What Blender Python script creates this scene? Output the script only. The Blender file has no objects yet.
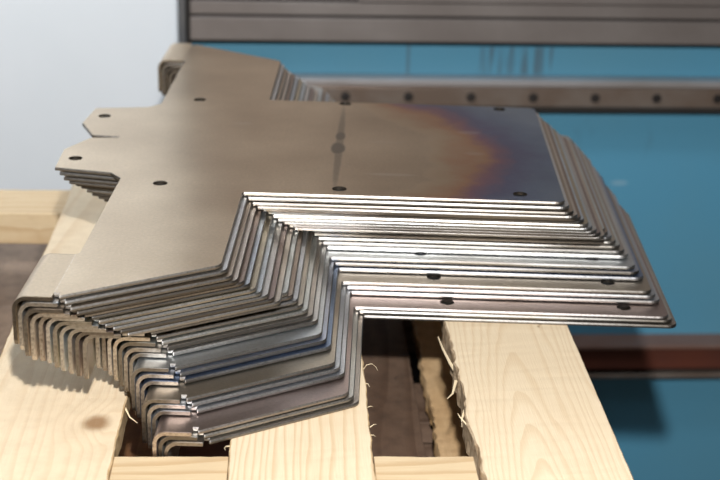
import bpy, math, random
from mathutils import Vector, Matrix
from mathutils.geometry import tessellate_polygon
random.seed(7)
SC = bpy.context.scene
COL = SC.collection
U = 0.001            # everything below is written in millimetres


# ------------------------------------------------------------------ helpers
def obj(name, verts, faces, mats, parent=None, loc=None, rotz=None, fmat=None, smooth=False):
    me = bpy.data.meshes.new(name)
    me.from_pydata([(v[0] * U, v[1] * U, v[2] * U) for v in verts], [], faces)
    for m in (mats if isinstance(mats, (list, tuple)) else [mats]):
        me.materials.append(m)
    if fmat:
        for p, i in zip(me.polygons, fmat):
            p.material_index = i
    if smooth:
        for p in me.polygons:
            p.use_smooth = True
    me.validate()
    me.update()
    o = bpy.data.objects.new(name, me)
    COL.objects.link(o)
    if parent:
        o.parent = parent
    if loc:
        o.location = Vector(loc) * U
    if rotz is not None:
        o.rotation_euler = (0, 0, rotz)
    return o


def empty(name, loc, rotz=0):
    o = bpy.data.objects.new(name, None)
    o.empty_display_size = .02
    COL.objects.link(o)
    o.location = Vector(loc) * U
    o.rotation_euler = (0, 0, rotz)
    return o


def tag(o, label, cat, group=None, kind=None):
    o['label'] = label
    if cat:
        o['category'] = cat
    if group:
        o['group'] = group
    if kind:
        o['kind'] = kind
    return o


class MB:
    def __init__(s):
        s.v = []
        s.f = []

    def add(s, v, f):
        n = len(s.v)
        s.v += [tuple(p) for p in v]
        s.f += [tuple(i + n for i in q) for q in f]

    def box(s, x0, x1, y0, y1, z0, z1, b=0.0):
        """box with chamfered vertical & horizontal edges (b)"""
        if b <= 0:
            v = [(x, y, z) for z in (z0, z1) for x, y in ((x0, y0), (x1, y0), (x1, y1), (x0, y1))]
            s.add(v, [(3, 2, 1, 0), (4, 5, 6, 7), (0, 1, 5, 4), (1, 2, 6, 5), (2, 3, 7, 6), (3, 0, 4, 7)])
            return
        rings = []
        for z, i in ((z0, b), (z0 + b, 0), (z1 - b, 0), (z1, b)):
            a0, a1, c0, c1 = x0 + i, x1 - i, y0 + i, y1 - i
            k = b
            rings.append([(a0 + k, c0, z), (a1 - k, c0, z), (a1, c0 + k, z), (a1, c1 - k, z),
                          (a1 - k, c1, z), (a0 + k, c1, z), (a0, c1 - k, z), (a0, c0 + k, z)])
        v = [p for r in rings for p in r]
        f = [tuple(range(7, -1, -1)), tuple(range(24, 32))]
        for j in range(3):
            for i in range(8):
                f.append((j * 8 + i, j * 8 + (i + 1) % 8, j * 8 + 8 + (i + 1) % 8, j * 8 + 8 + i))
        s.add(v, f)

    def cyl(s, c, axis, r, h, n=20, r2=None):
        """closed cylinder from c along axis ('y-' towards the viewer, 'z')"""
        r2 = r if r2 is None else r2
        v = []
        for t, rr in ((0, r), (h, r2)):
            for i in range(n):
                a = 2 * math.pi * i / n
                if axis == 'z':
                    v.append((c[0] + rr * math.cos(a), c[1] + rr * math.sin(a), c[2] + t))
                else:
                    v.append((c[0] + rr * math.cos(a), c[1] - t, c[2] + rr * math.sin(a)))
        f = [tuple(range(n - 1, -1, -1)), tuple(range(n, 2 * n))]
        f += [(i, (i + 1) % n, n + (i + 1) % n, n + i) for i in range(n)]
        s.add(v, f)

    def tube(s, pts, rad, n=6):
        base = len(s.v)
        m = len(pts)
        for k, p in enumerate(pts):
            p = Vector(p)
            t = (Vector(pts[min(k + 1, m - 1)]) - Vector(pts[max(k - 1, 0)])).normalized()
            a = t.orthogonal().normalized()
            b = t.cross(a)
            for i in range(n):
                w = 2 * math.pi * i / n
                q = p + (a * math.cos(w) + b * math.sin(w)) * rad[k]
                s.v.append(tuple(q))
        for k in range(m - 1):
            for i in range(n):
                s.f.append((base + k * n + i, base + k * n + (i + 1) % n,
                            base + (k + 1) * n + (i + 1) % n, base + (k + 1) * n + i))
        s.f.append(tuple(base + i for i in range(n - 1, -1, -1)))
        s.f.append(tuple(base + (m - 1) * n + i for i in range(n)))

    def build(s, name, mats, parent=None, **k):
        return obj(name, s.v, s.f, mats, parent, **k)


# ------------------------------------------------------------------ materials
class NT:
    def __init__(s, name):
        s.m = bpy.data.materials.new(name)
        s.m.use_nodes = True
        s.t = s.m.node_tree
        s.n = s.t.nodes
        s.b = s.n['Principled BSDF']

    def node(s, typ, **kw):
        n = s.n.new(typ)
        for k, v in kw.items():
            if k.startswith('i_'):
                key = k[2:]
                n.inputs[int(key) if key.isdigit() else key].default_value = v
            else:
                setattr(n, k, v)
        return n

    def link(s, a, b):
        s.t.links.new(a, b)

    def val(s, x, sock):
        if isinstance(x, (int, float)):
            sock.default_value = x
        else:
            s.link(x, sock)

    def math(s, op, a, b=0.0, c=0.0, clamp=False):
        n = s.node('ShaderNodeMath', operation=op, use_clamp=clamp)
        s.val(a, n.inputs[0])
        s.val(b, n.inputs[1])
        s.val(c, n.inputs[2])
        return n.outputs[0]

    def coords(s, scale=(1, 1, 1), rot=(0, 0, 0), loc=(0, 0, 0), kind='Object'):
        tc = s.node('ShaderNodeTexCoord')
        mp = s.node('ShaderNodeMapping')
        mp.inputs['Scale'].default_value = scale
        mp.inputs['Rotation'].default_value = rot
        mp.inputs['Location'].default_value = loc
        s.link(tc.outputs[kind], mp.inputs[0])
        return mp.outputs[0]

    def noise(s, vec, scale, detail=3, rough=.55):
        n = s.node('ShaderNodeTexNoise')
        n.inputs['Scale'].default_value = scale
        n.inputs['Detail'].default_value = detail
        n.inputs['Roughness'].default_value = rough
        s.link(vec, n.inputs['Vector'])
        return n.outputs['Fac']

    def ramp(s, fac, stops):
        r = s.node('ShaderNodeValToRGB')
        e = r.color_ramp.elements
        while len(e) < len(stops):
            e.new(.5)
        for el, (p, c) in zip(e, stops):
            el.position = p
            el.color = (*c, 1) if len(c) == 3 else c
        s.link(fac, r.inputs[0])
        return r.outputs[0]

    def mix(s, fac, a, b, mode='MIX'):
        n = s.node('ShaderNodeMix', data_type='RGBA', blend_type=mode)
        s.val(fac, n.inputs[0])
        for x, k in ((a, 6), (b, 7)):
            if isinstance(x, tuple):
                n.inputs[k].default_value = (*x, 1) if len(x) == 3 else x
            else:
                s.link(x, n.inputs[k])
        return n.outputs[2]

    def bump(s, h, strength, dist):
        b = s.node('ShaderNodeBump')
        b.inputs['Strength'].default_value = strength
        b.inputs['Distance'].default_value = dist
        s.link(h, b.inputs['Height'])
        s.link(b.outputs[0], s.b.inputs['Normal'])

    def set(s, **k):
        names = dict(color='Base Color', metal='Metallic', rough='Roughness', spec='Specular IOR Level')
        for a, v in k.items():
            i = s.b.inputs[names[a]]
            if isinstance(v, tuple):
                i.default_value = (*v, 1)
            elif isinstance(v, (int, float)):
                i.default_value = v
            else:
                s.link(v, i)
        return s


def sep(t, vec):
    n = t.node('ShaderNodeSeparateXYZ')
    t.link(vec, n.inputs[0])
    return n.outputs


def dist2(t, x, y, cx, cy, sx, sy):
    """((x-cx)/sx)^2+((y-cy)/sy)^2, metres"""
    a = t.math('MULTIPLY', t.math('SUBTRACT', x, cx * U), 1 / (sx * U))
    b = t.math('MULTIPLY', t.math('SUBTRACT', y, cy * U), 1 / (sy * U))
    return t.math('ADD', t.math('MULTIPLY', a, a), t.math('MULTIPLY', b, b))


def soft(t, d, lo, hi):
    """1 inside lo, 0 beyond hi"""
    n = t.node('ShaderNodeMapRange', interpolation_type='SMOOTHSTEP')
    t.link(d, n.inputs[0])
    n.inputs[1].default_value = lo
    n.inputs[2].default_value = hi
    n.inputs[3].default_value = 1
    n.inputs[4].default_value = 0
    return n.outputs[0]


def steel_surface(name, top=False):
    """cold rolled sheet: rolled grain, faint blotches, tint taken from the object's own colour"""
    t = NT(name)
    v = t.coords()
    info = t.node('ShaderNodeObjectInfo')
    off = t.node('ShaderNodeVectorMath', operation='ADD')
    t.link(v, off.inputs[0])
    cmb = t.node('ShaderNodeCombineXYZ')
    t.link(t.math('MULTIPLY', info.outputs['Random'], 5.0), cmb.inputs[0])
    t.link(cmb.outputs[0], off.inputs[1])
    w = off.outputs[0]
    big = t.noise(w, 9, 3)
    fine = t.noise(w, 420, 2)
    st = t.node('ShaderNodeMapping')
    st.inputs['Scale'].default_value = (1, 30, 1)
    t.link(w, st.inputs[0])
    grain = t.noise(st.outputs[0], 26, 3)
    col = t.mix(t.ramp(big, [(.35, (.0,) * 3), (.68, (1,) * 3)]), info.outputs['Color'],
                (.46, .43, .40), 'MULTIPLY') if False else info.outputs['Color']
    shade = t.ramp(big, [(.3, (.86, .84, .82)), (.7, (1, 1, 1))])
    col = t.mix(1.0, col, shade, 'MULTIPLY')
    shade2 = t.ramp(fine, [(.3, (.88, .88, .88)), (.7, (1, 1, 1))])
    col = t.mix(1.0, col, shade2, 'MULTIPLY')
    rgh = t.math('ADD', t.math('MULTIPLY', big, .12), .32)
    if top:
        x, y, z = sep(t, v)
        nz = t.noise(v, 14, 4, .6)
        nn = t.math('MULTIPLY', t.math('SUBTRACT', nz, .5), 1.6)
        # painted machine reflection mixed with temper colours towards the right end: straw - brown - purple - blue
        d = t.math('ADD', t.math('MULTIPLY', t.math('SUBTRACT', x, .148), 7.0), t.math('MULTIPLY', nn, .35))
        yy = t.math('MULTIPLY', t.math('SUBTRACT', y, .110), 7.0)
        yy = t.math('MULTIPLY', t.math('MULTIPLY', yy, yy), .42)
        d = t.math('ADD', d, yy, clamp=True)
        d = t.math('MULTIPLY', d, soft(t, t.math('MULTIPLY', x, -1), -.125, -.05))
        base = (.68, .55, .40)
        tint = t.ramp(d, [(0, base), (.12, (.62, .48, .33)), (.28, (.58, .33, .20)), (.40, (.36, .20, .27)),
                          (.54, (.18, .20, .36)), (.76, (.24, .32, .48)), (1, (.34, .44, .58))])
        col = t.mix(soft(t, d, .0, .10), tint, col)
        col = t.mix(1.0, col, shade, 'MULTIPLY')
        # dried drip stain between two holes
        wob = t.math('MULTIPLY', t.math('SUBTRACT', t.noise(v, 60, 3), .5), .5)
        m1 = soft(t, t.math('ADD', dist2(t, x, y, 71, 124, 6.5, 17), wob), .55, 1.25)
        m2 = soft(t, t.math('ADD', dist2(t, x, y, 72, 160, 4.5, 14), wob), .5, 1.3)
        m3 = soft(t, t.math('ADD', dist2(t, x, y, 72, 135, 3.6, 125), wob), .35, 1.3)
        mm = t.math('MAXIMUM', t.math('MAXIMUM', m1, m2), t.math('MULTIPLY', m3, .62))
        col = t.mix(t.math('MULTIPLY', mm, .82), col, (.12, .105, .085))
        # pale rubbed scuffs
        for cx, cy, sx, sy, k in ((118, 56, 22, 3.5, .3), (112, 146, 16, 3, .14), (188, 183, 11, 5, .3),
                                  (190, 120, 9, 4, .2), (-18, 190, 9, 5, .16)):
            s_ = soft(t, t.math('ADD', dist2(t, x, y, cx, cy, sx, sy), wob), .3, 1.4)
            col = t.mix(t.math('MULTIPLY', s_, k * .7), col, (.80, .78, .76))
        # dotted scribe line beside the bend
        lw = t.math('ABSOLUTE', t.math('SUBTRACT', x, -.1045))
        ln = soft(t, lw, .0004, .0012)
        ym = t.math('LESS_THAN', y, -.139)
        dots = t.math('GREATER_THAN', t.noise(v, 330, 1), .46)
        col = t.mix(t.math('MULTIPLY', t.math('MULTIPLY', ln, ym), t.math('MULTIPLY', dots, .45)), col, (.85, .87, .92))
        # speckles of dust
        sp = t.ramp(t.noise(v, 900, 1), [(.70, (0, 0, 0)), (.76, (1, 1, 1))])
        col = t.mix(t.math('MULTIPLY', sp, .30), col, (.8, .78, .74))
        rgh = t.math('ADD', t.math('MULTIPLY', big, .10), .25)
    t.set(color=col, metal=1.0, rough=rgh)
    t.bump(t.math('ADD', t.math('MULTIPLY', fine, .5), t.math('MULTIPLY', grain, .35)), .25, .0004)
    return t.m


def steel_edge(name, c0, c1, rough=.36, sc=1400):
    t = NT(name)
    v = t.coords()
    n = t.noise(v, sc, 3, .6)
    info = t.node('ShaderNodeObjectInfo')
    col = t.ramp(n, [(.30, c0), (.58, c1)])
    col = t.mix(.2, col, info.outputs['Color'])
    # random brown patches along parts of the cut
    brn = t.node('ShaderNodeTexNoise', noise_dimensions='4D')
    brn.inputs['Scale'].default_value = 6
    brn.inputs['Detail'].default_value = 2
    t.link(v, brn.inputs['Vector'])
    t.link(t.math('MULTIPLY', info.outputs['Random'], 3), brn.inputs['W'])
    om = t.ramp(brn.outputs['Fac'], [(.50, (0, 0, 0)), (.64, (1, 1, 1))])
    col = t.mix(t.math('MULTIPLY', om, .75), col, (.10, .075, .05))
    dull = t.math('FRACT', t.math('MULTIPLY', info.outputs['Random'], 7.3))
    col = t.mix(t.math('MULTIPLY', dull, .72), col, (.10, .095, .09))
    t.set(color=col, metal=1.0, rough=rough)
    t.bump(n, .25, .0002)
    return t.m


def wood(name, light, mid, dark, ang=2.0, ring=90, cx=.0, knot=None, rough=.62, dirt=.0):
    """sawn board, growth rings cut along local y"""
    t = NT(name)
    v = t.coords(rot=(math.radians(ang), 0, math.radians(ang * .35)), loc=(cx, 0, .035))
    vs = t.coords(scale=(1, .12, 1))
    warp = t.noise(vs, 16, 3)
    vv = t.node('ShaderNodeVectorMath', operation='ADD')
    cm = t.node('ShaderNodeCombineXYZ')
    t.link(t.math('MULTIPLY', t.math('SUBTRACT', warp, .5), .050), cm.inputs[0])
    t.link(t.math('MULTIPLY', t.math('SUBTRACT', t.noise(vs, 9, 2), .5), .035), cm.inputs[2])
    t.link(v, vv.inputs[0])
    t.link(cm.outputs[0], vv.inputs[1])
    x, y, z = sep(t, vv.outputs[0])
    r = t.math('SQRT', t.math('ADD', t.math('MULTIPLY', x, x), t.math('MULTIPLY', z, z)))
    if knot:
        co = t.coords()
        kx, ky, _ = sep(t, co)
        kd = t.math('SQRT', dist2(t, kx, ky, knot[0], knot[1], knot[2], knot[3]))
        bulge = soft(t, kd, .3, 3.2)
        r = t.math('ADD', r, t.math('MULTIPLY', bulge, .012))
    rr = t.math('MULTIPLY', r, ring)
    fr = t.math('FRACT', t.math('MULTIPLY', rr, 1.0))
    col = t.ramp(fr, [(0, light), (.55, light), (.86, mid), (.97, mid), (1, light)])
    fib = t.noise(t.coords(scale=(1, .04, 1)), 900, 2)
    col = t.mix(t.math('MULTIPLY', t.ramp(fib, [(.35, (1, 1, 1)), (.6, (0, 0, 0))]), .28), col, mid)
    blot = t.noise(t.coords(scale=(1, .35, 1)), 11, 3)
    col = t.mix(t.math('MULTIPLY', t.ramp(blot, [(.48, (0, 0, 0)), (.75, (1, 1, 1))]), .55 + dirt), col, mid)
    if dirt:
        g = t.noise(t.coords(), 45, 5, .7)
        col = t.mix(t.math('MULTIPLY', t.ramp(g, [(.42, (0, 0, 0)), (.66, (1, 1, 1))]), dirt), col, dark)
    if knot:
        km = soft(t, t.math('ADD', kd, t.math('MULTIPLY', t.math('SUBTRACT', t.noise(co, 90, 3), .5), .6)), .35, 1.25)
        col = t.mix(t.math('MULTIPLY', km, .9), col, dark)
    tear = t.noise(t.coords(scale=(1, .5, 1)), 55, 3)
    tm = t.ramp(tear, [(.705, (0, 0, 0)), (.74, (1, 1, 1))])
    col = t.mix(t.math('MULTIPLY', tm, .7), col, dark)
    t.set(color=col, rough=rough, spec=.25)
    h = t.math('ADD', t.math('MULTIPLY', fr, .25), t.math('ADD', fib, t.math('MULTIPLY', tm, -.8)))
    t.bump(h, .35, .0006)
    return t.m


def sawn(name, a, b):
    """rough sawn or waney side of a board"""
    t = NT(name)
    n = t.noise(t.coords(scale=(1, .5, 1)), 160, 5, .7)
    m = t.noise(t.coords(), 30, 3)
    col = t.mix(t.math('MULTIPLY', m, .6), t.ramp(n, [(.35, a), (.65, b)]), a)
    t.set(color=col, rough=.85, spec=.1)
    t.bump(n, .8, .002)
    return t.m


def paint(name, c, c2, rough=.5, metal=0.0, scale=6, k=.5, spec=.4):
    t = NT(name)
    v = t.coords()
    n = t.noise(v, scale, 4, .6)
    col = t.mix(t.math('MULTIPLY', t.ramp(n, [(.4, (0, 0, 0)), (.75, (1, 1, 1))]), k), c, c2)
    t.set(color=col, rough=rough, metal=metal, spec=spec)
    t.bump(t.noise(v, scale * 30, 2), .1, .001)
    return t


M = {}
M['sheet'] = steel_surface('rolled_steel')
M['sheet_top'] = steel_surface('rolled_steel_heat_reflection_tint', True)
M['edge'] = steel_edge('cut_edge', (.20, .18, .16), (.44, .42, .40), .40)
M['rim'] = steel_edge('rolled_rim', (.20, .195, .19), (.46, .455, .46), .42, 420)
M['bore'] = steel_edge('shaded_bore', (.05, .045, .04), (.12, .11, .10), .4)  # hole walls darkened: shadow inside the holes put into the colour
M['edge_flange'] = steel_edge('flange_cut_edge', (.20, .15, .115), (.66, .59, .51), .36, 500)
PL, PM, PD = (.80, .67, .49), (.68, .52, .34), (.30, .17, .08)
M['pine_a'] = wood('pine_board_left', PL, (.74, .59, .41), PD, 2.6, 150, .03, knot=(35, -152, 11, 13), dirt=.13)
M['pine_b'] = wood('pine_board_middle', PL, PM, PD, 1.6, 190, -.06)
M['pine_c'] = wood('pine_board_right', PL, (.72, .57, .39), PD, 5.0, 250, -.004)
M['pine_x'] = wood('pine_cross_board', (.70, .56, .37), (.58, .42, .25), PD, 2.2, 120, .05)
M['sawn'] = sawn('rough_sawn_side', (.30, .21, .13), (.62, .50, .36))
M['sawn_light'] = sawn('fresh_sawn_side', (.55, .38, .20), (.76, .60, .40))
M['old_grey'] = wood('weathered_board', (.19, .125, .09), (.13, .08, .055), (.05, .035, .028), 1.2, 60, .02, dirt=.4)
M['old_tan'] = wood('dusty_board', (.30, .22, .165), (.21, .15, .11), (.07, .05, .04), 1.2, 60, .02, dirt=.4)
M['old_brown'] = wood('old_brown_board', (.42, .22, .10), (.28, .13, .06), (.05, .03, .02), 1.2, 60, .02, dirt=.4)
M['old_red'] = wood('old_red_board', (.16, .050, .028), (.10, .035, .02), (.03, .02, .015), 1.2, 60, .02, dirt=.3)
M['chip'] = wood('waney_light_board', (.78, .56, .33), (.58, .36, .17), (.25, .13, .06), 3, 45, .01, dirt=.35)

# ------------------------------------------------------------------ the bent steel plates
T = 2.6              # sheet thickness
PITCH = 3.9
N = 27
YAW = math.radians(-3.842)
A0 = (-33.4, 1093.17)
ZB = 0.3            # underside of the lowest plate: top of the deck boards


def rounded(poly):
    """poly: (x, y, r) -> list of points, corners filleted with radius r"""
    out = []
    n = len(poly)
    for i in range(n):
        x, y, r = poly[i]
        p = Vector((x, y))
        if r <= 0:
            out.append((x, y))
            continue
        a = Vector(poly[i - 1][:2]) - p
        b = Vector(poly[(i + 1) % n][:2]) - p
        a.normalize(); b.normalize()
        ang = math.acos(max(-1, min(1, a.dot(b))))
        d = r / math.tan(ang / 2)
        c = p + (a + b).normalized() * (r / math.sin(ang / 2))
        s, e = p + a * d - c, p + b * d - c
        s0, e0 = math.atan2(s.y, s.x), math.atan2(e.y, e.x)
        da = (e0 - s0 + math.pi) % (2 * math.pi) - math.pi
        k = 6
        for j in range(k + 1):
            w = s0 + da * j / k
            out.append((c.x + r * math.cos(w), c.y + r * math.sin(w)))
    return out


half = [(-104, -211, 0), (-100.5, -211, 0), (-100.5, -216.5, 1), (0, -153, 9), (0, 0, 1.6), (256, 0, 8)]
tabs = [(-102, 247, 2), (-112, 234, 2), (-160, 225, 2), (-163, 176, 2), (-147, 140, 3), (-123, 138, 0)]
lower = half
upper = [(x, 272 - y, r) for x, y, r in reversed(half)]
left_hi = [(-104, 414, 0), (-102, 411, 0)] + tabs
left_lo = [(x, 272 - y, r) for x, y, r in reversed(left_hi)]
OUTLINE = rounded(lower + upper + left_hi + left_lo)
RIM = (.55, 1.3)
HOLES = [(-68, 16), (76, 16), (221, 17), (-67, 265), (73, 266), (221, 264), (-148, 73), (-147, 200)]


def plate_mesh(mats, name='bent_steel_plate'):
    """flat body of the bracket: outline with drilled holes, extruded by its thickness"""
    loops = [OUTLINE]
    for hx, hy in HOLES:
        loops.append([(hx + 5.9 * math.cos(-2 * math.pi * i / 28), hy + 5.9 * math.sin(-2 * math.pi * i / 28))
                      for i in range(28)])
    tris = tessellate_polygon([[Vector((x, y, 0)) for x, y in lp] for lp in loops])
    flat = [p for lp in loops for p in lp]
    n = len(flat)
    # top rim slightly rolled over by the shearing: inset ring for the top face
    m0 = len(OUTLINE)
    inset = []
    for i in range(m0):
        a, p, b = (Vector(OUTLINE[(i + k) % m0]) for k in (-1, 0, 1))
        d1, d2 = (p - a).normalized(), (b - p).normalized()
        n1, n2 = Vector((-d1.y, d1.x)), Vector((-d2.y, d2.x))
        mm = (n1 + n2)
        mm = mm / max(.35, mm.dot(n1))
        q = p + mm * RIM[0]
        if abs(p.x + 104) < .05:
            q.x = p.x
        inset.append((q.x, q.y))
    topflat = inset + flat[m0:]
    v = [(x, y, 0) for x, y in flat] + [(x, y, T) for x, y in topflat] + [(x, y, T - RIM[1]) for x, y in OUTLINE]
    f, fm = [], []
    for a, b, c in tris:
        A, B, C = (Vector(flat[i]) for i in (a, b, c))
        if (B - A).cross(C - A) < 0:
            b, c = c, b
        f.append((a + n, b + n, c + n)); fm.append(0)
        f.append((a, c, b)); fm.append(0)
    s = 0
    for lp in loops:
        m = len(lp)
        for i in range(m):
            j = (i + 1) % m
            if s == 0:
                f.append((i, j, 2 * n + j, 2 * n + i)); fm.append(1)
                f.append((2 * n + i, 2 * n + j, j + n, i + n)); fm.append(2)
            else:
                f.append((s + i, s + j, s + j + n, s + i + n)); fm.append(3)
        s += m
    return v, f, fm


def flange_mesh(y0, y1):
    """quarter-round bend and the lip hanging from it; x0 = seam with the plate"""
    R, seam, L = 9.5, -104.0, 36.5
    xo = -130.5
    cxx, cz = xo + R, T - R
    outer = [(seam, T), (cxx, T)]
    inner = [(seam, 0), (cxx, 0)]
    for k in range(1, 11):
        a = math.pi / 2 + math.pi / 2 * k / 10
        outer.append((cxx + R * math.cos(a), cz + R * math.sin(a)))
        inner.append((cxx + (R - T) * math.cos(a), cz + (R - T) * math.sin(a)))
    zb = T - L
    ys = [(y0, zb + 5), (y0 + 1.5, zb + 1.5), (y0 + 5, zb), (y1 - 5, zb), (y1 - 1.5, zb + 1.5), (y1, zb + 5)]
    v, f, fm = [], [], []
    m = len(outer) + 1
    for y, z in ys:
        for (x, q) in outer + [(xo, z)]:
            v.append((x, y, q))
        for (x, q) in inner + [(xo + T, z)]:
            v.append((x, y, q))
    S = 2 * m
    for k in range(len(ys) - 1):
        for i in range(m - 1):
            a = k * S + i
            f.append((a, a + 1, a + 1 + S, a + S)); fm.append(0)
            b = k * S + m + i
            f.append((b + 1, b, b + S, b + S + 1)); fm.append(0)
        a, b = k * S + m - 1, k * S + 2 * m - 1
        f.append((a, b, b + S, a + S)); fm.append(1)
    for i in range(m - 1):
        f.append((i + 1, i, m + i, m + i + 1)); fm.append(1)
        e = (len(ys) - 1) * S
        f.append((e + i, e + i + 1, e + m + i + 1, e + m + i)); fm.append(1)
    return v, f, fm


def make_plate(mat, loc):
    v, f, fm = plate_mesh(None)
    o = obj('bent_steel_plate', v, f, [mat, M['edge'], M['rim'], M['bore']], None, loc, YAW, fmat=fm)
    for y0, y1 in ((-219, -142), (414, 491)):
        v, f, fm = flange_mesh(y0, y1)
        fo = obj('flange', v, f, [mat, M['edge_flange']], o, fmat=fm)
        for p in fo.data.polygons:
            p.use_smooth = (p.material_index == 0)
    return o


# measured slip of every plate under the one above it (x sideways, y back)
SLIP = [(0, 0), (3.8, -.3), (7.4, -1.6), (11.1, .8), (14.9, 7.5), (18.4, 12.5), (22.6, 14), (26.3, 17), (30.8, 21),
        (34.8, 25), (39, 29), (42.7, 54.5), (46.3, 58), (50, 59), (53.8, 59), (57.5, 59), (61.4, 57.8),
        (65.2, 57.7), (68.9, 43), (72.5, 41), (76.1, 38.5), (79.8, 18.8), (83.6, 18.8), (87.1, 17.1),
        (90.8, -5.4), (94.5, -3.8), (98.3, -4.6)]
TINT = [(.68, .55, .40), (.62, .63, .64), (.44, .37, .30), (.62, .57, .52), (.36, .29, .25), (.58, .64, .74),
        (.52, .47, .37), (.60, .66, .74), (.60, .59, .58), (.40, .33, .31), (.64, .59, .53), (.66, .70, .76),
        (.42, .35, .30), (.60, .64, .70), (.54, .50, .44), (.64, .68, .76), (.50, .47, .44), (.66, .67, .68),
        (.60, .64, .72), (.46, .50, .60), (.24, .31, .45), (.48, .43, .36), (.54, .58, .64), (.60, .62, .66),  # the dark blue entry puts a blue reflection into that plate's colour
        (.46, .38, .36), (.60, .60, .57), (.50, .46, .42)]
ORD = ['topmost', 'second', 'third', 'fourth', 'fifth', 'sixth', 'seventh', 'eighth', 'ninth', 'tenth', 'eleventh',
       'twelfth', 'thirteenth', 'fourteenth', 'fifteenth', 'sixteenth', 'seventeenth', 'eighteenth', 'nineteenth',
       'twentieth', 'twenty-first', 'twenty-second', 'twenty-third', 'twenty-fourth', 'twenty-fifth', 'second lowest',
       'lowest']


def plate_loc(i):
    dx, dy = SLIP[i]
    c, s = math.cos(YAW), math.sin(YAW)
    return Vector((A0[0] + c * dx - s * dy, A0[1] + s * dx + c * dy, ZB + PITCH * (N - 1 - i)))


def label_for(i):
    if i == 0:
        return 'topmost bent steel plate, fully visible with round holes, drip stain and painted blue reflection'
    if i == N - 1:
        return 'lowest bent steel plate of the stack, lying directly on the pallet boards'
    if i == N - 2:
        return 'second lowest bent steel plate, just above the one lying on the pallet'
    extra = {20: ', with dark blue front arm', 11: ', set further back',
             10: ', its lip jutting forward',
             21: ', jutting far forward', 24: ', jutting far forward',
             }.get(i, '')
    if i > 13:
        k = N - i
        w = {3: 'third', 4: 'fourth', 5: 'fifth', 6: 'sixth', 7: 'seventh', 8: 'eighth', 9: 'ninth', 10: 'tenth',
             11: 'eleventh', 12: 'twelfth', 13: 'thirteenth'}[k]
        return 'bent steel plate, %s from the bottom of the stack%s' % (w, extra)
    return 'bent steel plate, %s from the top of the stack%s' % (ORD[i], extra)


GROUP = 'bent steel plates stacked on the pallet'
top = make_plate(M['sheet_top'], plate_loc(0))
top.color = (*TINT[0], 1)
for ch in top.children:
    ch.color = top.color
    ch.data.materials[0] = M['sheet']
tag(top, label_for(0), 'steel plate', GROUP)
proto = make_plate(M['sheet'], plate_loc(1))
for i in range(1, N):
    if i == 1:
        o = proto
    else:
        o = proto.copy()
        COL.objects.link(o)
        for ch in list(proto.children):
            c2 = ch.copy()
            c2.parent = o
            COL.objects.link(c2)
    o.location = plate_loc(i) * U
    tag(o, label_for(i), 'steel plate', GROUP)
plates = [o for o in COL.objects if o.get('group') == GROUP]
for o in plates:
    i = round(((ZB + PITCH * (N - 1)) - o.location.z / U) / PITCH)
    g_ = 1.0 if i == 0 else (1.3 if i < 15 else 1.36)
    o.color = (*[min(.92, q * g_) for q in TINT[i]], 1)
bpy.context.view_layer.update()
for o in plates:
    for ch in o.children:
        ch.color = o.color


# ------------------------------------------------------------------ the pallets
def board(name, x0, x1, y0, y1, zt, th, mats, parent, rough=(0, 0), rot=0, seed=1, ends=.4):
    """sawn board along y; rough=(left,right) how ragged each side is; origin at board centre"""
    rnd = random.Random(seed)
    cx, cy = (x0 + x1) / 2, (y0 + y1) / 2
    w, l = (x1 - x0) / 2, (y1 - y0) / 2
    n = int((y1 - y0) / 6)
    prof = []
    la = ra = 0
    v, f, fm = [], [], []
    zs = [0, -th * .25, -th * .6, -th]
    for k in range(n + 1):
        y = -l + 2 * l * k / n
        la = la * .7 + rnd.uniform(-1, 1) * rough[0]
        ra = ra * .7 + rnd.uniform(-1, 1) * rough[1]
        row = []
        b = .9
        # section: top (5 columns), right side, bottom, left side
        tx = [-w + la + b, -w * .5, 0, w * .5, w + ra - b]
        for x in tx:
            row.append((x, y, rnd.uniform(-.12, .12)))
        for z in (-b, -th * .35, -th * .7, -th + b):
            row.append((w + ra + rnd.uniform(-1, 1) * rough[1] * .6, y, z))
        row.append((w + ra - b, y, -th))
        row.append((-w + la + b, y, -th))
        for z in (-th + b, -th * .7, -th * .35, -b):
            row.append((-w + la + rnd.uniform(-1, 1) * rough[0] * .6, y, z))
        v += row
        prof.append(len(row))
    m = prof[0]
    for k in range(n):
        for i in range(m):
            j = (i + 1) % m
            f.append((k * m + i, k * m + j, (k + 1) * m + j, (k + 1) * m + i))
            if i < 4 or i == 9:
                fm.append(0)
            else:
                fm.append(1)
    f.append(tuple(range(m - 1, -1, -1))); fm.append(1)
    f.append(tuple(n * m + i for i in range(m))); fm.append(1)
    return obj(name, v, f, mats, parent, (cx, cy, zt), rot, fmat=fm)


def xboard(name, x0, x1, y0, y1, zt, th, mats, parent, seed=3):
    """board running along x: built along y and turned"""
    cx, cy = (x0 + x1) / 2, (y0 + y1) / 2
    l, w = (x1 - x0) / 2, (y1 - y0) / 2
    o = board(name, -w, w, -l, l, zt, th, mats, parent, (.35, .35), seed=seed)
    o.location = Vector((cx, cy, zt)) * U
    o.rotation_euler = (0, 0, -math.pi / 2)
    return o


ux = -80
pal = empty('wooden_pallet', (0, 1100, -124.5))
tag(pal, 'new pale pine pallet of spaced boards carrying the stack of bent steel plates', 'pallet')


def P(o):
    """parent to pallet keeping the millimetre position"""
    pr = o.parent
    o.location = o.location - pr.location
    return o


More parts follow.
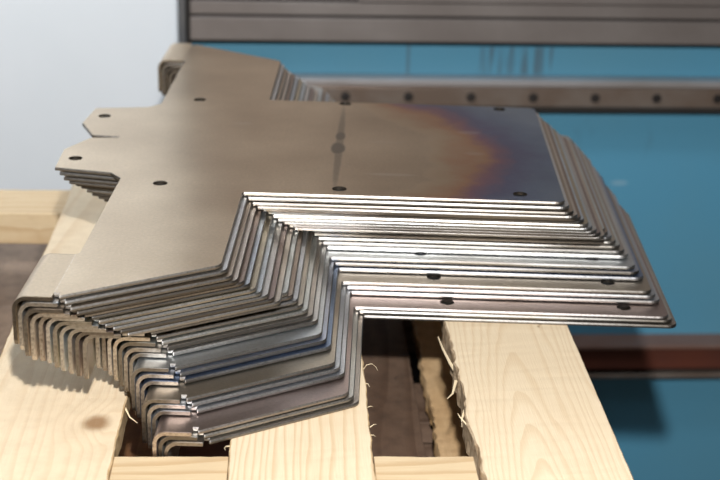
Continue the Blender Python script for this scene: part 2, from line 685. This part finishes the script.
side = M['sawn_light']
bl = P(board('deck_board', -217, -114, 690, 1437, -4, 18, [M['pine_a'], side], pal, (.3, .5), seed=4))
bm = P(board('deck_board', -36, 61, 690, 1470, 0, 22, [M['pine_b'], side], pal, (.3, .45), seed=5))
br = P(board('deck_board', 131.5, 231, 690, 1470, 0, 22, [M['pine_c'], M['sawn']], pal, (1.3, .15), seed=6))
bo = P(board('deck_board', -425, -322, 690, 1470, 0, 22, [M['pine_b'], side], pal, (.3, .3), seed=8))
c1 = P(xboard('cross_board', -410, 230, 790, 866, -22.2, 33, [M['pine_x'], side], pal, 11))
for q, (xa, xb) in enumerate(((-301.5, -217.6), (-113.2, -36.8), (61.8, 129.6))):   # fillers let in between the boards
    P(xboard('filler_board', xa, xb, 792, 869.5, -6.5, 15.5, [M['pine_x'], side], pal, 41 + q))
c2 = P(xboard('cross_board', -410, 230, 1384, 1456, -22.2, 33, [M['pine_x'], M['pine_x']], pal, 12))
for bx in (-360, -90, 180):
    for by in (812, 1386):
        m = MB()
        m.box(-45, 45, 0, 68, 0, 69, 1.5)
        b_ = m.build('block', M['sawn_light'], pal, loc=(bx, by, -124.4))
        P(b_)


def splinter(board_o, pts, r, sub='splinter', mat=None):
    """thin sliver of wood; pts in world mm"""
    m = MB()
    base = Vector(pts[0])
    rr = [r * (1 - .75 * k / (len(pts) - 1)) for k in range(len(pts))]
    m.tube([Vector(p) - base for p in pts], rr, 5)
    o = m.build(sub, mat or M['splinter'], board_o)
    off = board_o.location + board_o.parent.location
    o.location = base * U - off
    return o


t = NT('bare_splinter')
t.set(color=(.86, .72, .50), rough=.7, spec=.2)
M['splinter'] = t.m
splinter(br, [(133, 1000, -9), (129, 1015, -7), (125, 1035, -4), (123, 1052, -2)], 1.5)
splinter(br, [(131, 990, -10), (127, 975, -13), (122, 965, -12)], 1.2)
splinter(br, [(131, 905, -4), (128, 910, -2), (125, 914, 0), (124, 917, 1)], .7)
splinter(br, [(132, 940, -8), (128.5, 928, -10), (127, 914, -8)], 1.0)
splinter(bm, [(60.5, 992, -1), (63, 997, 0), (67, 997, 1), (70, 993, 0), (71, 989, -1)], .35)
splinter(bm, [(60.5, 968, -1), (62.5, 965, 0), (63.5, 961, -.5)], .4)
splinter(bm, [(60.5, 900, -1), (63, 902, 0), (65, 901, 1)], .4)
splinter(bm, [(60.5, 889, -1), (62.5, 886, .5), (63.5, 883, 1)], .4)
splinter(bm, [(60.5, 930, -1), (62.5, 929, .5), (64, 927, 1)], .35)
splinter(bm, [(-35.5, 875, -2), (-38.5, 873, -1), (-39.5, 869, 0), (-38.5, 864, 1)], .5)
splinter(bm, [(-35.5, 893, -2), (-37, 895, 0), (-37.5, 891, 1)], .4)
splinter(bl, [(-115, 968, -5), (-110, 958, -3), (-108, 948, -6), (-106, 938, -12)], .9)
splinter(bl, [(-115, 975, -5), (-111, 972, -1), (-109, 965, 1)], .7)
splinter(bl, [(-115, 945, -8), (-110, 935, -12), (-104, 930, -14)], .9)

# the dirty pallet underneath
lp = empty('wooden_pallet', (0, 1150, -245))
tag(lp, 'old dirty brown pallet lying underneath the new pine pallet', 'pallet')
for (x0, x1, mt, rg, rt, sd, dz) in ((-345, -222, 'old_tan', .4, 0, 21, 0), (-205, -109, 'old_brown', .4, 0, 22, 0),
                                 (-92, 20, 'old_red', .5, 0, 23, -8), (38, 121, 'old_grey', .4, 0, 24, 0),
                                 (133, 170, 'chip', 1.6, 0, 25, 0), (180, 226, 'old_red', .5, 0, 26, 0)):
    P(board('deck_board', x0, x1, 860, 1610, -125 + dz, 20, [M[mt], M[mt]], lp, (rg, rg), rot=rt, seed=sd))
for y0 in (870, 1190, 1525):
    P(xboard('cross_board', -345, 226, y0, y0 + 80, -153.2, 22, [M['old_grey'], M['old_grey']], lp, 30))
for bx in (-300, -60, 170):
    for by in (875, 1195, 1530):
        m = MB()
        m.box(-45, 45, 0, 68, 0, 69, 1.5)
        P(m.build('block', M['old_grey'], lp, loc=(bx, by, -245)))

# workshop table that carries both pallets
M['dark_steel'] = paint('dark_table_steel', (.035, .033, .032), (.06, .04, .03), .7, 0, 8).m
tb = empty('steel_table', (-60, 1200, -850))
tag(tb, 'dark steel work table under the two pallets', 'table')
m = MB(); m.box(-290, 290, -350, 420, 599, 604.5, 1)
m.build('tabletop', M['dark_steel'], tb)
for sx in (-1, 1):
    for sy in (-1, 1):
        m = MB(); m.box(sx * 265 - 20, sx * 265 + 20, sy * 325 - 20, sy * 325 + 20, 0, 599, 2)
        m.build('leg', M['dark_steel'], tb)

# ------------------------------------------------------------------ the machine behind
PA = math.radians(1.3)
mc = empty('press_machine', (0, 0, -850), PA)
tag(mc, 'large blue painted metalworking machine with grey beams and bolted rails behind the stack', 'machine')
ZM = 850

bt = NT('blue_machine_paint')
v = bt.coords()
n = bt.noise(v, 3.2, 4, .6)
col = bt.mix(bt.math('MULTIPLY', bt.ramp(n, [(.38, (0, 0, 0)), (.75, (1, 1, 1))]), .6), (.105, .345, .53), (.13, .34, .47))
x, y, z = sep(bt, v)
# thin dark drip marks just under the grey beams
vx = bt.noise(bt.coords(scale=(1, 1, .06)), 75, 2, .5)
mask = bt.math('MULTIPLY', soft(bt, bt.math('ABSOLUTE', bt.math('SUBTRACT', x, .352)), .045, .058),
               soft(bt, bt.math('ABSOLUTE', bt.math('SUBTRACT', z, .866)), .014, .024))
mk2 = bt.math('MULTIPLY', soft(bt, bt.math('ABSOLUTE', bt.math('SUBTRACT', x, .2045)), .0012, .0035),
               soft(bt, bt.math('ABSOLUTE', bt.math('SUBTRACT', z, .866)), .018, .03))
dr = bt.ramp(vx, [(.47, (0, 0, 0)), (.57, (1, 1, 1))])
col = bt.mix(bt.math('MULTIPLY', bt.math('MULTIPLY', dr, mask), .6), col, (.09, .10, .11))
col = bt.mix(bt.math('MULTIPLY', mk2, .45), col, (.09, .10, .11))
# scratches & grime
g = bt.noise(bt.coords(scale=(1, 1, .4)), 9, 5, .7)
col = bt.mix(bt.math('MULTIPLY', bt.ramp(g, [(.60, (0, 0, 0)), (.72, (1, 1, 1))]), .28), col, (.06, .13, .18))
s_ = soft(bt, dist2(bt, x, z, 505, 694, 13, 4), .4, 1.2)
col = bt.mix(bt.math('MULTIPLY', s_, .25), col, (.55, .68, .75))
bt.set(color=col, rough=.45, spec=.4)
M['blue'] = bt.m
M['beam'] = paint('grey_beam_steel', (.19, .165, .155), (.26, .235, .225), .5, .3, 7, .8).m
M['column'] = paint('dark_column_steel', (.09, .095, .105), (.16, .155, .15), .5, .3, 9, .8).m
M['rail_highlight'] = paint('painted_rail_highlight', (.50, .48, .49), (.36, .32, .30), .32, .5, 5, .9).m  # pale colour paints a specular highlight along the rail top
M['gap_shade'] = paint('shadow_gap_steel', (.025, .022, .022), (.04, .035, .03), .7).m  # near-black strips stand in for shade in gaps of beams and rails
M['rail'] = paint('brown_rail_steel', (.24, .18, .145), (.34, .30, .27), .34, .5, 12, .9).m
M['rust'] = paint('rusty_angle', (.15, .045, .028), (.10, .04, .03), .55, .2, 10, .8).m
M['rust_highlight'] = paint('angle_edge_highlight', (.22, .12, .09), (.26, .17, .14), .5, .2, 12, .8).m  # lighter rust puts the highlight along the angle's lip into the colour
M['bolt'] = paint('dark_bolt', (.05, .045, .045), (.09, .08, .075), .45, .7, 40).m

m = MB(); m.box(-95, 1500, 1880, 1940, 2, ZM + 52, 0)
m.build('panel', M['blue'], mc)
def bar(name, x0, x1, y0, y1, z0, z1, mat, b=1.2, par=None):
    m = MB(); m.box(x0, x1, y0, y1, z0 + ZM, z1 + ZM, b)
    return m.build(name, mat, par or mc)
# grey beams, stepped, one above the other
bar('beam', -81, 1500, 1840, 1939, 49, 79, M['beam'])
bar('beam', -81, 1500, 1843, 1939, 82, 99, M['beam'])
bar('beam', -81, 132, 1846, 1939, 102, 160, M['beam'])
bar('beam', 133, 1500, 1842, 1939, 100, 160, M['beam'])
bar('beam', -81, 1500, 1838, 1939, 163, 330, M['beam'])
bar('shadow_gap_strip', -82, 1500, 1850, 1940, 45, 165, M['gap_shade'])
bar('side_column', -96, -86, 1835, 1940, -848, 700, M['column'])
bar('shadow_gap_strip', -86, -80, 1850, 1938, -100, 700, M['gap_shade'])
bar('upper_housing', -81, 240, 1842, 1939, 334, 720, M['beam'], 3)
bar('upper_housing', 242, 1500, 1842, 1939, 334, 1100, M['beam'], 3)
# bolted rail
rl = bar('rail', 40, 1500, 1848, 1880, -40, -13, M['rail'], 2)
bar('rail_lip', 40, 1500, 1846.5, 1880, -12.8, -3.5, M['rail_highlight'], 2.5)
m = MB(); m.box(40, 1500, 1852, 1880, -47 + ZM, -40.2 + ZM, 0)
m.build('shadow_gap_strip', M['gap_shade'], mc)
for k in range(16):
    bx = 120 + 83.2 * k
    m = MB()
    m.cyl((bx, 1848.2, ZM - 26), 'y-', 6.2, 1.5, 20)
    m.cyl((bx, 1846.8, ZM - 26), 'y-', 4.4, 3.5, 6)
    m.build('bolt', M['bolt'], rl)
# lower angle rail, its paler lips carrying painted highlight lines
r2 = bar('rail', 100, 1500, 1845, 1880, -426, -392, M['rust'], 1.5)
bar('rail_lip', 100, 1500, 1838, 1880, -391.5, -386, M['rust_highlight'], 1)
bar('shadow_gap_strip', 100, 1500, 1856, 1880, -434, -426.5, M['gap_shade'], 0)
bar('rail_lip', 100, 1500, 1846, 1880, -441, -434.5, M['rail'], 1)

# ------------------------------------------------------------------ the hall
def struct(name, m, mat):
    o = m.build(name, mat)
    o['kind'] = 'structure'
    return o
M['white_wall'] = paint('pale_painted_wall', (.80, .84, .89), (.74, .79, .84), .6, 0, 5, .6).m
M['floor'] = paint('workshop_floor', (.12, .10, .085), (.10, .08, .07), .7, 0, 4, .8).m
M['plain_wall'] = paint('light_workshop_wall', (.16, .15, .14), (.12, .115, .11), .8, 0, 3).m
M['ceiling'] = paint('workshop_ceiling', (.15, .15, .15), (.12, .12, .12), .8, 0, 3).m
m = MB(); m.box(-2500, 3000, -2200, 2100, -900, -850); struct('floor', m, M['floor'])
m = MB(); m.box(-2500, 3000, 2000, 2100, -850, 2200); struct('wall_back', m, M['white_wall'])
m = MB(); m.box(-2600, -2500, -2200, 2100, -850, 2200); struct('wall_left', m, M['plain_wall'])
m = MB(); m.box(3000, 3100, -2200, 2100, -850, 2200); struct('wall_right', m, M['plain_wall'])
m = MB(); m.box(-2500, 3000, -2300, -2200, -850, 2200); struct('wall_front', m, M['plain_wall'])
m = MB(); m.box(-2500, 3000, -2200, 2100, 2200, 2300); struct('ceiling', m, M['ceiling'])

# ------------------------------------------------------------------ light
def light(kind, name, loc, power, **k):
    l = bpy.data.lights.new(name, kind)
    l.energy = power
    for a, b in k.items():
        setattr(l, a, b)
    o = bpy.data.objects.new(name, l)
    COL.objects.link(o)
    o.location = Vector(loc) * U
    return o
light('POINT', 'photographer_flash', (12, 70, 672), 82, shadow_soft_size=.016, color=(1, .97, .92))
a = light('AREA', 'overhead_fill', (-500, 500, 2150), 3, shape='RECTANGLE', size=1.6, size_y=.5, color=(.92, .96, 1))  # added overhead fill light, no such lamp in view
a = light('AREA', 'overhead_fill', (1000, 200, 2150), 2.5, shape='RECTANGLE', size=1.6, size_y=.5, color=(.92, .96, 1))  # second added overhead fill
a = light('AREA', 'wall_fill', (-650, 1300, 1250), 8, shape='RECTANGLE', size=.9, size_y=.12, color=(.93, .97, 1))  # unseen light added to brighten the back wall and the top plate
a.data.spread = math.radians(120)
a.rotation_euler = (math.radians(42), 0, math.radians(-8))
W = bpy.data.worlds.new('World')
SC.world = W
W.use_nodes = True
W.node_tree.nodes['Background'].inputs[0].default_value = (.6, .63, .68, 1)
W.node_tree.nodes['Background'].inputs[1].default_value = .3

# ------------------------------------------------------------------ camera
cam = bpy.data.cameras.new('camera')
co = bpy.data.objects.new('camera', cam)
COL.objects.link(co)
fw = Vector((0.05165661, 0.93145307, -0.36017603)).normalized()
rt = Vector((0.99863323, -0.04530599, 0.02605837)).normalized()
up = rt.cross(fw)
rot = Matrix((rt, up, -fw)).transposed()
co.matrix_world = Matrix.Translation(Vector((0, 0, .48728))) @ rot.to_4x4()
cam.sensor_width = 36
cam.lens = 1456.32 / 720 * 36
cam.clip_start = .02
cam.dof.use_dof = True
cam.dof.focus_distance = 1.06
cam.dof.aperture_fstop = 8.0
SC.camera = co

SC.view_settings.view_transform = 'Standard'
SC.view_settings.look = 'None'
SC.view_settings.gamma = 1
SC.view_settings.use_curve_mapping = False
SC.view_settings.exposure = 0.0
